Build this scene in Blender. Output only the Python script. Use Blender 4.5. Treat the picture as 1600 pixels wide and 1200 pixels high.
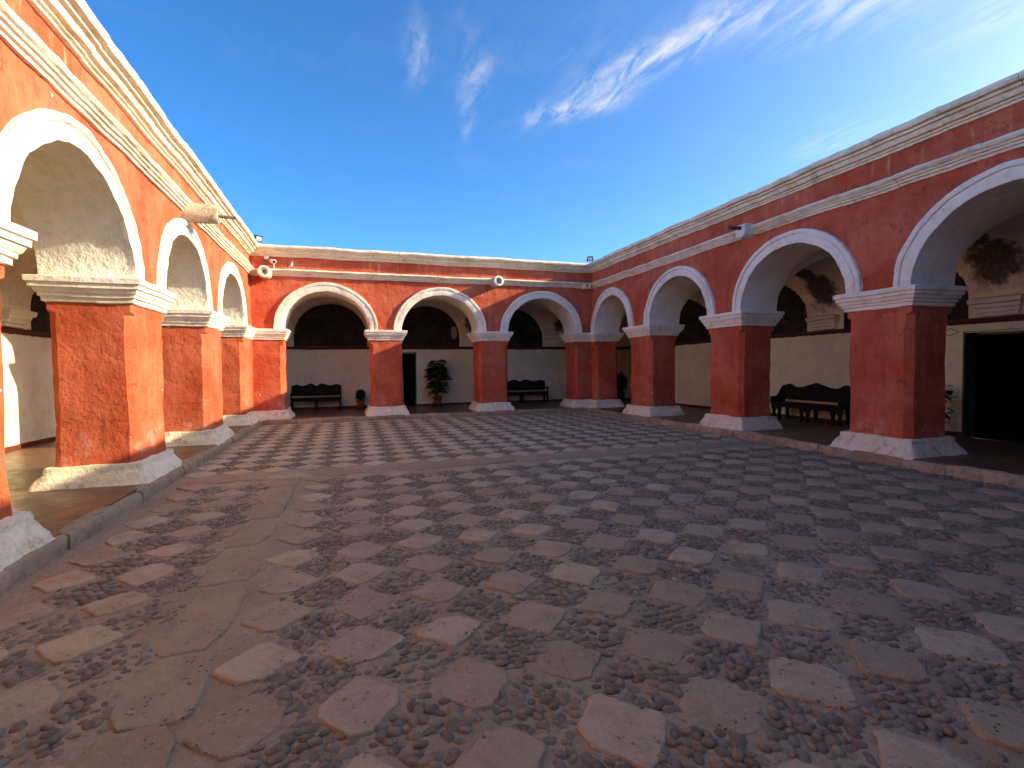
import bpy, bmesh, math, random
from mathutils import Vector, Matrix, noise
R = math.radians
rng = random.Random(7)
scene = bpy.context.scene
for o in list(bpy.data.objects): bpy.data.objects.remove(o)

# ------------------------------------------------------------------ camera
H = 1.65
F_PX, YAW, PITCH, ROLL = 784.95, 17.916, -1.891, -0.639
cd = bpy.data.cameras.new('camera'); cam = bpy.data.objects.new('camera', cd)
scene.collection.objects.link(cam); scene.camera = cam
cd.sensor_width = 36.0; cd.lens = F_PX / 1600 * 36.0; cd.clip_start = 0.05; cd.clip_end = 2000
cy, sy, cp, sp = math.cos(R(YAW)), math.sin(R(YAW)), math.cos(R(PITCH)), math.sin(R(PITCH))
fw = Vector((sy * cp, cy * cp, sp)); rt = Vector((cy, -sy, 0)); up = rt.cross(fw)
r2 = rt * math.cos(R(ROLL)) + up * math.sin(R(ROLL)); u2 = up * math.cos(R(ROLL)) - rt * math.sin(R(ROLL))
m = Matrix((r2, u2, -fw)).transposed().to_4x4(); m.translation = Vector((0, 0, H)); cam.matrix_world = m
def in_view(P, margin=40):
    d = Vector(P) - Vector((0, 0, H)); z = d.dot(fw)
    if z < 0.3: return None
    x = 800 + F_PX * d.dot(r2) / z; y = 600 - F_PX * d.dot(u2) / z
    if -margin < x < 1600 + margin and -margin < y < 1200 + margin: return F_PX / z
    return None

# ------------------------------------------------------------------ sky, sun, exposure
SUN = Vector((2.3, -0.62, 1.0)).normalized()
EL = math.asin(SUN.z); AZ = math.atan2(SUN.x, SUN.y)
world = bpy.data.worlds.new('World'); scene.world = world; world.use_nodes = True
wn, wl = world.node_tree.nodes, world.node_tree.links; wn.clear()
def N(tree, t, **kw):
    n = tree.new(t)
    for k, v in kw.items(): setattr(n, k, v)
    return n
out = N(wn, 'ShaderNodeOutputWorld'); bg = N(wn, 'ShaderNodeBackground'); bg.inputs[1].default_value = 0.15
sky = N(wn, 'ShaderNodeTexSky', sky_type='NISHITA', sun_disc=False, sun_elevation=EL, sun_rotation=AZ,
        altitude=2300, air_density=0.66, dust_density=7.0, ozone_density=6.0)
tc = N(wn, 'ShaderNodeTexCoord'); sep = N(wn, 'ShaderNodeSeparateXYZ'); wl.new(tc.outputs['Generated'], sep.inputs[0])
zmax = N(wn, 'ShaderNodeMath', operation='MAXIMUM'); wl.new(sep.outputs[2], zmax.inputs[0]); zmax.inputs[1].default_value = 0.06
px = N(wn, 'ShaderNodeMath', operation='DIVIDE'); wl.new(sep.outputs[0], px.inputs[0]); wl.new(zmax.outputs[0], px.inputs[1])
py = N(wn, 'ShaderNodeMath', operation='DIVIDE'); wl.new(sep.outputs[1], py.inputs[0]); wl.new(zmax.outputs[0], py.inputs[1])
pl = N(wn, 'ShaderNodeCombineXYZ'); wl.new(px.outputs[0], pl.inputs[0]); wl.new(py.outputs[0], pl.inputs[1])
def wmath(op, a, b=None, c=None, clamp=False):
    n = N(wn, 'ShaderNodeMath', operation=op, use_clamp=clamp)
    for i, v in enumerate((a, b, c)):
        if v is None: continue
        if isinstance(v, (int, float)): n.inputs[i].default_value = v
        else: wl.new(v, n.inputs[i])
    return n.outputs[0]
def wnoise(rot, scale, nscale, detail, dist, rough=0.6, loc=(0, 0, 0)):
    mp = N(wn, 'ShaderNodeMapping'); mp.inputs['Rotation'].default_value = (0, 0, rot)
    mp.inputs['Scale'].default_value = scale; mp.inputs['Location'].default_value = loc
    wl.new(pl.outputs[0], mp.inputs[0])
    n = N(wn, 'ShaderNodeTexNoise'); n.inputs['Scale'].default_value = nscale; n.inputs['Detail'].default_value = detail
    n.inputs['Distortion'].default_value = dist; n.inputs['Roughness'].default_value = rough
    wl.new(mp.outputs[0], n.inputs[0]); return n.outputs[0]
warp = wnoise(0, (1, 1, 1), 3.0, 2, 0.0)
fib = wnoise(R(-14), (2.3, 0.75, 1), 6.0, 7, 0.7, 0.66)
big = wnoise(R(20), (1, 1.6, 1), 1.1, 2, 0.4, 0.55, (3.1, 1.7, 0))
total = None
wv = N(wn, 'ShaderNodeVectorMath', operation='MULTIPLY_ADD')
wl.new(warp, wv.inputs[0]); wv.inputs[1].default_value = (0.16, 0.16, 0); wl.new(pl.outputs[0], wv.inputs[2])
w2 = N(wn, 'ShaderNodeVectorMath', operation='SUBTRACT'); wl.new(wv.outputs[0], w2.inputs[0]); w2.inputs[1].default_value = (0.08, 0.08, 0)
# the cirrus streaks: centre on the cloud layer, half length, half width, heading, density
for cx, cy_, la, lb, ang, k in [(0.95, 1.50, 0.34, 0.085, 112, 1.0), (0.84, 1.83, 0.18, 0.045, 140, .75), (1.05, 1.22, 0.26, 0.09, 105, .5),
                                (0.225, 1.65, 0.15, 0.032, 82, .6), (0.42, 1.66, 0.17, 0.045, 70, .4), (0.455, 1.92, 0.20, 0.024, 84, .55),
                                (1.36, 1.06, 0.26, 0.13, 130, .6), (1.80, 0.90, 0.18, 0.10, 100, .55), (2.08, 1.70, 0.20, 0.12, 90, .35)]:
    mp = N(wn, 'ShaderNodeMapping', vector_type='TEXTURE'); mp.inputs['Location'].default_value = (cx, cy_, 0)
    mp.inputs['Rotation'].default_value = (0, 0, R(ang)); mp.inputs['Scale'].default_value = (la, lb, 1)
    wl.new(w2.outputs[0], mp.inputs[0])
    ln = N(wn, 'ShaderNodeVectorMath', operation='LENGTH'); wl.new(mp.outputs[0], ln.inputs[0])
    g = wmath('MULTIPLY', wmath('POWER', 2.718, wmath('MULTIPLY', wmath('POWER', ln.outputs['Value'], 2.0), -0.9)), k)
    total = g if total is None else wmath('ADD', total, g)
fibc = wmath('MULTIPLY_ADD', fib, 3.2, -1.25, clamp=True)
veil = wmath('MULTIPLY', wmath('MULTIPLY_ADD', big, 3.2, -1.75, clamp=True), 0.16)
dens = wmath('ADD', wmath('MULTIPLY', total, wmath('MULTIPLY_ADD', fibc, 0.9, 0.06)), wmath('MULTIPLY', veil, fibc), clamp=True)
dens = wmath('MULTIPLY', dens, 0.5)
mixc = N(wn, 'ShaderNodeMix', data_type='RGBA'); mixc.inputs[7].default_value = (2.2, 2.35, 2.6, 1)
hsv = N(wn, 'ShaderNodeHueSaturation'); hsv.inputs['Saturation'].default_value = 1.2; hsv.inputs['Hue'].default_value = 0.506
wl.new(sky.outputs[0], hsv.inputs['Color'])
wl.new(dens, mixc.inputs[0]); wl.new(hsv.outputs[0], mixc.inputs[6]); wl.new(mixc.outputs[2], bg.inputs[0]); wl.new(bg.outputs[0], out.inputs[0])

sl = bpy.data.lights.new('sun', 'SUN'); so = bpy.data.objects.new('sun', sl); scene.collection.objects.link(so)
sl.energy = 2.0; sl.angle = R(0.53); sl.color = (1.0, 0.985, 0.97)
so.rotation_euler = (-SUN).to_track_quat('-Z', 'Y').to_euler(); so.location = SUN * 60
vs = scene.view_settings; vs.view_transform = 'Standard'; vs.look = 'None'; vs.exposure = 2.1; vs.gamma = 1.0
vs.use_curve_mapping = False
vs.use_white_balance = True; vs.white_balance_temperature = 11500; vs.white_balance_tint = 3
world.cycles.sampling_method = 'MANUAL'; world.cycles.sample_map_resolution = 256
scene.cycles.use_adaptive_sampling = True; scene.cycles.adaptive_threshold = 0.018
scene.cycles.max_bounces = 8; scene.cycles.diffuse_bounces = 7; scene.cycles.glossy_bounces = 2; scene.cycles.transmission_bounces = 1

# ------------------------------------------------------------------ materials
class MatB:
    def __init__(s, name, rough=0.9, spec=0.25):
        s.m = bpy.data.materials.new(name); s.m.use_nodes = True
        s.t = s.m.node_tree; s.n = s.t.nodes; s.l = s.t.links; s.n.clear()
        s.out = s.n.new('ShaderNodeOutputMaterial'); s.b = s.n.new('ShaderNodeBsdfPrincipled')
        s.l.new(s.b.outputs[0], s.out.inputs[0]); s.b.inputs['Roughness'].default_value = rough
        s.b.inputs['Specular IOR Level'].default_value = spec
        s.geo = s.n.new('ShaderNodeNewGeometry'); s.pos = s.geo.outputs['Position']
    def set(s, i, v):
        if isinstance(v, (int, float)): i.default_value = v
        elif isinstance(v, tuple): i.default_value = v if len(v) == len(i.default_value) else (*v, 1)
        else: s.l.new(v, i)
    def math(s, op, a, b=0.0, c=0.0, clamp=False):
        n = s.n.new('ShaderNodeMath'); n.operation = op; n.use_clamp = clamp
        for i, v in enumerate((a, b, c)): s.set(n.inputs[i], v)
        return n.outputs[0]
    def noise(s, scale, detail=5, rough=0.55, dist=0.0, stretch=None, vec=None):
        v = vec or s.pos
        if stretch:
            mp = s.n.new('ShaderNodeMapping'); mp.inputs['Scale'].default_value = stretch; s.l.new(v, mp.inputs[0]); v = mp.outputs[0]
        n = s.n.new('ShaderNodeTexNoise'); s.l.new(v, n.inputs[0])
        n.inputs['Scale'].default_value = scale; n.inputs['Detail'].default_value = detail
        n.inputs['Roughness'].default_value = rough; n.inputs['Distortion'].default_value = dist
        return n.outputs[0]
    def voro(s, scale, feature='F1', rand=1.0):
        n = s.n.new('ShaderNodeTexVoronoi'); n.feature = feature; s.l.new(s.pos, n.inputs[0])
        n.inputs['Scale'].default_value = scale; n.inputs['Randomness'].default_value = rand
        return n.outputs[0]
    def ramp(s, f, lo, hi):          # smooth 0..1 step
        n = s.n.new('ShaderNodeMapRange'); n.interpolation_type = 'SMOOTHSTEP'; s.set(n.inputs[0], f)
        n.inputs[1].default_value = lo; n.inputs[2].default_value = hi; return n.outputs[0]
    def mix(s, f, a, b, mode='MIX'):
        n = s.n.new('ShaderNodeMix'); n.data_type = 'RGBA'; n.blend_type = mode
        s.set(n.inputs[0], f); s.set(n.inputs[6], a); s.set(n.inputs[7], b); return n.outputs[2]
    def z(s):
        n = s.n.new('ShaderNodeSeparateXYZ'); s.l.new(s.pos, n.inputs[0]); return n.outputs[2]
    def rnd(s):
        oi = s.n.new('ShaderNodeObjectInfo')
        return s.math('FRACT', s.math('ADD', oi.outputs['Random'], s.geo.outputs['Random Per Island']))
    def bump(s, h, dist, strength=1.0):
        n = s.n.new('ShaderNodeBump'); n.inputs['Distance'].default_value = dist; n.inputs['Strength'].default_value = strength
        s.l.new(h, n.inputs['Height'])
        if s.b.inputs['Normal'].is_linked:
            s.l.new(s.b.inputs['Normal'].links[0].from_socket, n.inputs['Normal'])
        s.l.new(n.outputs[0], s.b.inputs['Normal'])
    def color(s, c): s.set(s.b.inputs['Base Color'], c); return s

def red_plaster():
    k = MatB('red_limewash', 0.92, 0.2)
    lo = k.noise(1.1, 3, .62); A = k.noise(4.6, 6, .66)
    c = k.mix(k.ramp(lo, .32, .68), (.47, .080, .039), (.60, .145, .082))
    c = k.mix(k.math('MULTIPLY', k.ramp(A, .50, .68), .5), c, (.42, .060, .027))
    c = k.mix(k.math('MULTIPLY', k.ramp(A, .40, .30), .35), c, (.64, .19, .10))
    zz = k.z()
    band = k.math('MULTIPLY', k.ramp(zz, 4.55, 5.05), k.ramp(zz, 5.2, 5.0))          # lime drips below the top cornice
    st = k.noise(3.0, 4, .62, 0, (2.6, 2.6, .35)); dr = k.math('MULTIPLY', k.ramp(st, .56, .72), band)
    c = k.mix(k.math('MULTIPLY', k.ramp(st, .46, .36), .38), c, (.37, .052, .026))
    c = k.mix(k.math('MULTIPLY', k.ramp(st, .60, .74), .16), c, (.66, .27, .17))
    c = k.mix(k.math('MULTIPLY', dr, .5), c, (.66, .42, .26))
    low = k.ramp(zz, 1.5, .4)                                                        # salt bloom low on the piers
    salt = k.math('MULTIPLY', k.ramp(k.math('MULTIPLY_ADD', A, 1.6, lo), 1.45, 1.56), low)
    c = k.mix(k.math('MULTIPLY', salt, .25), c, (.72, .56, .50))
    ch = k.math('MULTIPLY', k.math('LESS_THAN', k.math('MULTIPLY_ADD', A, .22, k.voro(3.3)), .145), k.ramp(lo, .46, .5))   # paint chips
    c = k.mix(ch, c, (.80, .70, .58))
    k.color(c)
    thr = k.math('SUBTRACT', A, k.math('MULTIPLY', low, .05))                        # spalls, deeper and more of them low down
    h = k.math('ADD', k.math('MULTIPLY', A, .9), k.math('MULTIPLY', k.ramp(thr, .360, .385), .34))
    k.bump(h, .042, .9)
    return k.m
def lime(name, base, dark, warm, dirt=.5, rough_h=.02, streak=0.0):
    k = MatB(name, 0.93, 0.2)
    lo = k.noise(1.7, 3, .62); A = k.noise(8.0, 5, .68)
    c = k.mix(k.ramp(lo, .35, .7), base, warm)
    c = k.mix(k.math('MULTIPLY', k.ramp(k.math('MULTIPLY_ADD', lo, .6, A), .80, 1.0), dirt), c, dark)
    if streak:
        c = k.mix(k.math('MULTIPLY', k.ramp(k.noise(2.4, 4, .65, 0, (1.2, 1.2, 5.0)), .5, .68), streak), c, dark)
    k.color(c)
    k.bump(A, rough_h * 1.2, .9)
    return k.m
def plinth_mat():
    k = MatB('whitewashed_plinth', 0.93, 0.2)
    lo = k.noise(2.4, 4, .66); A = k.noise(8, 5, .7)
    c = k.mix(k.ramp(A, .35, .68), (.86, .77, .60), (.74, .62, .46))
    c = k.mix(k.math('MULTIPLY', k.ramp(lo, .52, .66), .3), c, (.60, .36, .29))
    c = k.mix(k.math('MULTIPLY', k.ramp(k.math('ADD', lo, A), 1.10, 1.25), .6), c, (.33, .25, .20))
    k.color(c); k.bump(A, .05, .9); return k.m
def slab_mat(name, cols, wear):
    k = MatB(name, 0.9, 0.25); r = k.rnd()
    lo = k.noise(4.2, 4, .68); A = k.noise(16, 5, .74)
    c = k.mix(r, *cols)
    c = k.mix(k.ramp(k.math('FRACT', k.math('MULTIPLY', r, 7.31)), .90, .94), c, (.51, .395, .25))
    c = k.mix(k.math('MULTIPLY', k.ramp(lo, .40, .66), wear), c, (.34, .250, .166))
    c = k.mix(k.math('MULTIPLY', k.ramp(A, .52, .68), .35), c, (.52, .40, .255))
    pit = k.math('MULTIPLY', k.ramp(k.voro(26), .26, .16), k.ramp(lo, .50, .60))
    c = k.mix(k.math('MULTIPLY', pit, .75), c, (.10, .066, .052))
    k.color(c)
    k.bump(k.math('SUBTRACT', A, k.math('MULTIPLY', pit, .45)), .034, 1.0); return k.m
def pebble_mat():
    k = MatB('river_pebble', 0.74, 0.25); r = k.rnd()
    c = k.mix(r, (.125, .098, .076), (.25, .192, .140))
    c = k.mix(k.ramp(k.math('FRACT', k.math('MULTIPLY', r, 13.7)), .996, .998), c, (.40, .35, .30))
    A = k.noise(20, 4, .68)
    c = k.mix(k.math('MULTIPLY', k.ramp(A, .45, .66), .5), c, (.32, .240, .152))
    k.color(c); k.bump(A, .008, .6); return k.m
def mortar_mat():
    k = MatB('dusty_mortar', 0.95, 0.15)
    lo = k.noise(1.1, 4, .64); A = k.noise(19, 5, .76)
    c = k.mix(k.ramp(lo, .35, .66), (.37, .272, .184), (.46, .350, .242))
    c = k.mix(k.math('MULTIPLY', k.ramp(k.math('MULTIPLY_ADD', lo, .4, A), .72, .88), .7), c, (.27, .196, .128))
    c = k.mix(k.math('MULTIPLY', k.ramp(A, .42, .32), .5), c, (.49, .38, .245))
    k.color(c)
    k.bump(A, .04, 1.0); return k.m
def kerb_mat():
    k = MatB('worn_kerb_stone', 0.85, 0.3); r = k.rnd()
    A = k.noise(7, 5, .70)
    c = k.mix(r, (.33, .235, .155), (.45, .33, .225))
    c = k.mix(k.math('MULTIPLY', k.ramp(A, .45, .64), .7), c, (.20, .145, .10))
    k.color(c); k.bump(A, .03, .9); return k.m
def floor_mat():
    k = MatB('waxed_red_brown_tiles', 0.36, 0.45)
    br = k.n.new('ShaderNodeTexBrick'); k.l.new(k.pos, br.inputs[0]); br.offset = 0.0
    br.inputs['Scale'].default_value = 1.0; br.inputs['Brick Width'].default_value = .33; br.inputs['Row Height'].default_value = .33
    br.inputs['Mortar Size'].default_value = .006; br.inputs['Color1'].default_value = (.12, .048, .028, 1); br.inputs['Color2'].default_value = (.15, .062, .036, 1)
    br.inputs['Mortar'].default_value = (.07, .035, .024, 1)
    c = k.mix(k.math('MULTIPLY', k.ramp(k.noise(2.5, 4, .66), .4, .7), .5), br.outputs[0], (.20, .105, .065))
    k.color(c); k.set(k.b.inputs['Roughness'], k.math('MULTIPLY_ADD', k.noise(5, 4, .6), .5, .15))
    k.bump(k.noise(10, 4, .6), .006, .6); return k.m
def mural_mat():
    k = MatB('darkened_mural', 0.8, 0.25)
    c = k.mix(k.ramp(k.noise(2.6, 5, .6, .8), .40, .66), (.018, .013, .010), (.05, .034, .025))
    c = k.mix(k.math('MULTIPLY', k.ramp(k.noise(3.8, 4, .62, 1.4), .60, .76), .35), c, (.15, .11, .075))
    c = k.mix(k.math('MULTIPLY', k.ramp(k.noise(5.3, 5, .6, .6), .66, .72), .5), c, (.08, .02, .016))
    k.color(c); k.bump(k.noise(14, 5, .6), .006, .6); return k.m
def vault_mat():
    k = MatB('stained_vault_limewash', 0.93, 0.2)
    c = k.mix(k.ramp(k.noise(1.7, 4, .62), .35, .7), (.80, .72, .59), (.68, .60, .47))
    c = k.mix(k.math('MULTIPLY', k.ramp(k.noise(5, 4, .7), .52, .72), .5), c, (.36, .30, .24))
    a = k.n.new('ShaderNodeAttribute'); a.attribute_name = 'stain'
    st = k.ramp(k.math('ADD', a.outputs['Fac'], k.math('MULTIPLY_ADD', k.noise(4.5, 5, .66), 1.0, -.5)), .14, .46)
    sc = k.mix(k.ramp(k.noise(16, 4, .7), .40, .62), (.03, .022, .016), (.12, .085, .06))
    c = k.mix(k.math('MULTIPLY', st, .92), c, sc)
    k.color(c); k.bump(k.noise(8, 4, .62, .5), .03, .8); return k.m
def plain(name, col, rough=.6, spec=.4, bump=.0, metal=0, var=.25):
    k = MatB(name, rough, spec); k.b.inputs['Metallic'].default_value = metal
    c = k.mix(k.math('MULTIPLY', k.ramp(k.noise(14, 4, .65), .4, .68), 1.0), col, tuple(v * (1 - var) for v in col))
    k.color(c)
    if bump: k.bump(k.noise(30, 4, .6), bump, .7)
    return k.m
def wood_mat():
    k = MatB('dark_bench_wood', .62, .2)
    g = k.noise(6, 4, .6, .8, (1.2, 1.2, 9))
    k.color(k.mix(k.ramp(g, .35, .65), (.010, .005, .0035), (.024, .012, .007))); k.bump(g, .004, .5); return k.m
M = dict(red=red_plaster(),
         white=lime('bright_limewash', (.86, .80, .69), (.54, .45, .34), (.79, .715, .59), .45, .024, .16),
         cornice=lime('weathered_cornice_limewash', (.82, .73, .575), (.46, .36, .24), (.72, .61, .45), .5, .03, .3),
         soffit=lime('soffit_limewash', (.84, .795, .715), (.58, .51, .42), (.76, .70, .60), .35, .045),
         inner=lime('gallery_limewash', (.86, .79, .60), (.58, .48, .32), (.80, .71, .52), .3, .016), cream=lime('cream_gallery_limewash', (.86, .775, .50), (.58, .47, .28), (.80, .70, .43), .3, .016),
         plinth=plinth_mat(), slab=slab_mat('grey_pink_volcanic_slab', ((.37, .268, .182), (.53, .398, .276)), .55), strip=slab_mat('worn_strip_slab', ((.35, .255, .168), (.41, .302, .202)), .9), slab_far=slab_mat('pale_pink_volcanic_slab', ((.51, .387, .262), (.62, .483, .335)), .35), pebble=pebble_mat(), mortar=mortar_mat(), kerb=kerb_mat(), floor=floor_mat(),
         mural=mural_mat(), vault=vault_mat(), wood=wood_mat(),
         spout=lime('lichened_spout_stone', (.60, .52, .40), (.24, .195, .135), (.48, .40, .29), .75, .04),
         skirt=plain('dark_red_skirting', (.15, .035, .022), .7, .3), ledge=plain('brown_red_ledge', (.11, .03, .02), .75, .3, .006),
         earth=plain('bare_earth', (.20, .15, .11), .95, .1, .02), roof=plain('roof_screed', (.36, .30, .24), .95, .1, .01),
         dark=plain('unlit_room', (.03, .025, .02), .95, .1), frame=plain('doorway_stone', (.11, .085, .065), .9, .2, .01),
         door=plain('black_door_wood', (.012, .008, .006), .6, .3), terracotta=plain('terracotta', (.27, .10, .055), .85, .2, .006),
         iron=plain('dark_iron', (.03, .027, .025), .5, .4, 0), lead=plain('grey_pipe', (.19, .165, .14), .55, .4, .004),
         rust=plain('rusty_pipe', (.10, .055, .04), .7, .3, .004),
         leaf=plain('dark_green_leaf', (.022, .045, .014), .5, .4), fern=plain('fern_green', (.028, .05, .018), .7, .3),
         stem=plain('brown_stem', (.08, .05, .03), .85, .2), plastic=plain('white_plastic', (.74, .73, .70), .45, .4, 0, 0, .08),
         black=plain('black_plastic', (.02, .02, .022), .4, .4), lens=plain('lamp_glass', (.50, .54, .58), .15, .5), soil=plain('pot_soil', (.05, .033, .022), .95, .1),
         medal=plain('painted_medallion', (.30, .25, .20), .85, .2, .004), line=plain('faded_wall_paint', (.26, .14, .08), .9, .1))

# ------------------------------------------------------------------ helpers
ORG = {}
def empty(name, org):
    o = bpy.data.objects.new(name, None); scene.collection.objects.link(o); o.location = org; o.empty_display_size = .2
    ORG[o.name] = Vector(org); return o
def tag(o, label, cat=None, group=None, kind=None):
    if label: o['label'] = label
    if cat: o['category'] = cat
    if group: o['group'] = group
    if kind: o['kind'] = kind
    return o
def obj(name, vs_, fs, mat, parent=None, org=None, smooth=False, mats=None, midx=None):
    """verts in world space; the object's origin goes to org (default: base centre)."""
    vs_ = [Vector(v) for v in vs_]
    if org is None:
        mn = [min(v[i] for v in vs_) for i in range(3)]; mx = [max(v[i] for v in vs_) for i in range(3)]
        org = ((mn[0] + mx[0]) / 2, (mn[1] + mx[1]) / 2, mn[2])
    org = Vector(org)
    me = bpy.data.meshes.new(name); me.from_pydata([v - org for v in vs_], [], fs)
    for mm in (mats or [mat]): me.materials.append(mm)
    if midx: me.polygons.foreach_set('material_index', midx)
    if smooth: me.polygons.foreach_set('use_smooth', [True] * len(me.polygons))
    me.update()
    bm = bmesh.new(); bm.from_mesh(me); bmesh.ops.recalc_face_normals(bm, faces=bm.faces); bm.to_mesh(me); bm.free()
    return place(name, me, parent, org)
def place(name, me, parent, org):
    o = bpy.data.objects.new(name, me); scene.collection.objects.link(o)
    ORG[o.name] = Vector(org)
    if parent: o.parent = parent; o.location = Vector(org) - ORG[parent.name]
    else: o.location = org
    return o
def sharpen(o, deg=40):
    me = o.data
    me.polygons.foreach_set('use_smooth', [True] * len(me.polygons))
    me.set_sharp_from_angle(angle=R(deg))
    return o
def disp(P, a=1.0):
    P = Vector(P)
    n1 = noise.noise_vector(P * 0.55); n2 = noise.noise_vector(P * 2.1 + Vector((9.1, 3.3, 7.7))); n3 = noise.noise_vector(P * 7.0 + Vector((1.7, 5.5, 2.2)))
    return P + a * (n1 * .022 + n2 * .014 + n3 * .0085)
class MB:                                    # collects verts/faces
    def __init__(s): s.v = []; s.f = []
    def add(s, vs_, fs):
        b = len(s.v); s.v += [Vector(v) for v in vs_]; s.f += [[i + b for i in f] for f in fs]
    def box(s, x0, x1, y0, y1, z0, z1):
        s.add([(x, y, z) for z in (z0, z1) for y in (y0, y1) for x in (x0, x1)],
              [(0, 2, 3, 1), (4, 5, 7, 6), (0, 1, 5, 4), (2, 6, 7, 3), (0, 4, 6, 2), (1, 3, 7, 5)])
    def tube(s, pts, rad, n=8, cap=True):
        pts = [Vector(p) for p in pts]; rings = []
        rad = rad if isinstance(rad, (list, tuple)) else [rad] * len(pts)
        for i, p in enumerate(pts):
            d = (pts[min(i + 1, len(pts) - 1)] - pts[max(i - 1, 0)]).normalized()
            a = d.orthogonal().normalized() if abs(d.z) > .95 else d.cross(Vector((0, 0, 1))).normalized(); b = d.cross(a)
            rings.append([p + (a * math.cos(t * 2 * math.pi / n) + b * math.sin(t * 2 * math.pi / n)) * rad[i] for t in range(n)])
        s.add([v for r in rings for v in r], [(i * n + j, i * n + (j + 1) % n, (i + 1) * n + (j + 1) % n, (i + 1) * n + j) for i in range(len(pts) - 1) for j in range(n)]
              + ([tuple(range(n)), tuple((len(pts) - 1) * n + j for j in range(n))] if cap else []))
    def prism(s, poly, axis, t0, t1, M_):     # polygon (a, z) extruded along axis t; M_(t, a, z) -> world
        n = len(poly)
        s.add([M_(t, a, z) for t in (t0, t1) for a, z in poly], [tuple(range(n)), tuple(range(2 * n - 1, n - 1, -1))] + [(i, (i + 1) % n, n + (i + 1) % n, n + i) for i in range(n)])
    def build(s, name, mat, parent=None, org=None, smooth=False): return obj(name, s.v, s.f, mat, parent, org, smooth)

def rect_ring(u0, u1, w0, w1, p, c, step):
    """points round a rectangle grown by p with corner chamfers c, each side subdivided."""
    u0 -= p; u1 += p; w0 -= p; w1 += p; c = max(c, .004)
    cs = [(u0 + c, w0), (u1 - c, w0), (u1, w0 + c), (u1, w1 - c), (u1 - c, w1), (u0 + c, w1), (u0, w1 - c), (u0, w0 + c)]
    out_ = []
    for i in range(8):
        a, b = cs[i], cs[(i + 1) % 8]
        n = step if i % 2 == 0 else 1
        for k in range(n): out_.append((a[0] + (b[0] - a[0]) * k / n, a[1] + (b[1] - a[1]) * k / n))
    return out_
def ring_stack(mapf, rings, da=1.0, extra=None):
    vs_, fs = [], []; n = len(rings[0][0])
    for pts, z in rings:
        for a, b in pts:
            P = disp(mapf(a, b, z), da)
            if extra: P = extra(P)
            vs_.append(P)
    for i in range(len(rings) - 1):
        for j in range(n): fs.append((i * n + j, i * n + (j + 1) % n, (i + 1) * n + (j + 1) % n, (i + 1) * n + j))
    fs.append(tuple(range(n))); fs.append(tuple((len(rings) - 1) * n + j for j in range(n)))
    return vs_, fs

# ------------------------------------------------------------------ dimensions
XL, XR, YB, YF = -2.77, 8.56, 16.82, -2.4
ZC, ZT, RISE, TH = 2.887, 5.33, 1.20, 1.0          # impost level, wall top, arch rise, wall thickness
GL, GB, GR = 3.48, 3.43, 3.19                       # facade to inner wall
ZF = 0.15                                           # gallery floor
CAP = [(-.06, 2.56), (.02, 2.562), (.035, 2.575), (.037, 2.625), (.062, 2.635), (.066, 2.672), (.085, 2.685), (.105, 2.74), (.128, 2.748), (.13, 2.80), (.155, 2.812), (.16, 2.878), (.15, 2.888), (-.06, 2.892)]
PLI = [(.205, -.03), (.215, .06), (.205, .135), (.18, .15), (.165, .21), (.135, .27), (.092, .335), (.078, .352), (.080, .405), (.070, .428), (-.06, .434)]
LC = [(-.03, 4.497), (.04, 4.50), (.046, 4.535), (.078, 4.542), (.083, 4.576), (.112, 4.583), (.118, 4.606), (.150, 4.622), (.172, 4.655), (.155, 4.688), (.11, 4.706), (-.03, 4.716)]
UC = [(-.03, 5.083), (.05, 5.085), (.056, 5.118), (.088, 5.124), (.093, 5.152), (.145, 5.160), (.168, 5.198), (.176, 5.226), (.222, 5.234), (.228, 5.270), (.290, 5.279), (.312, 5.318), (.305, 5.372), (.23, 5.392), (-.30, 5.40)]
ARV = [(-.003, -.012), (-.003, .048), (.015, .056), (.150, .056), (.158, .034), (.178, .034), (.186, .07), (.245, .078), (.262, .066), (.268, -.02)]

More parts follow.
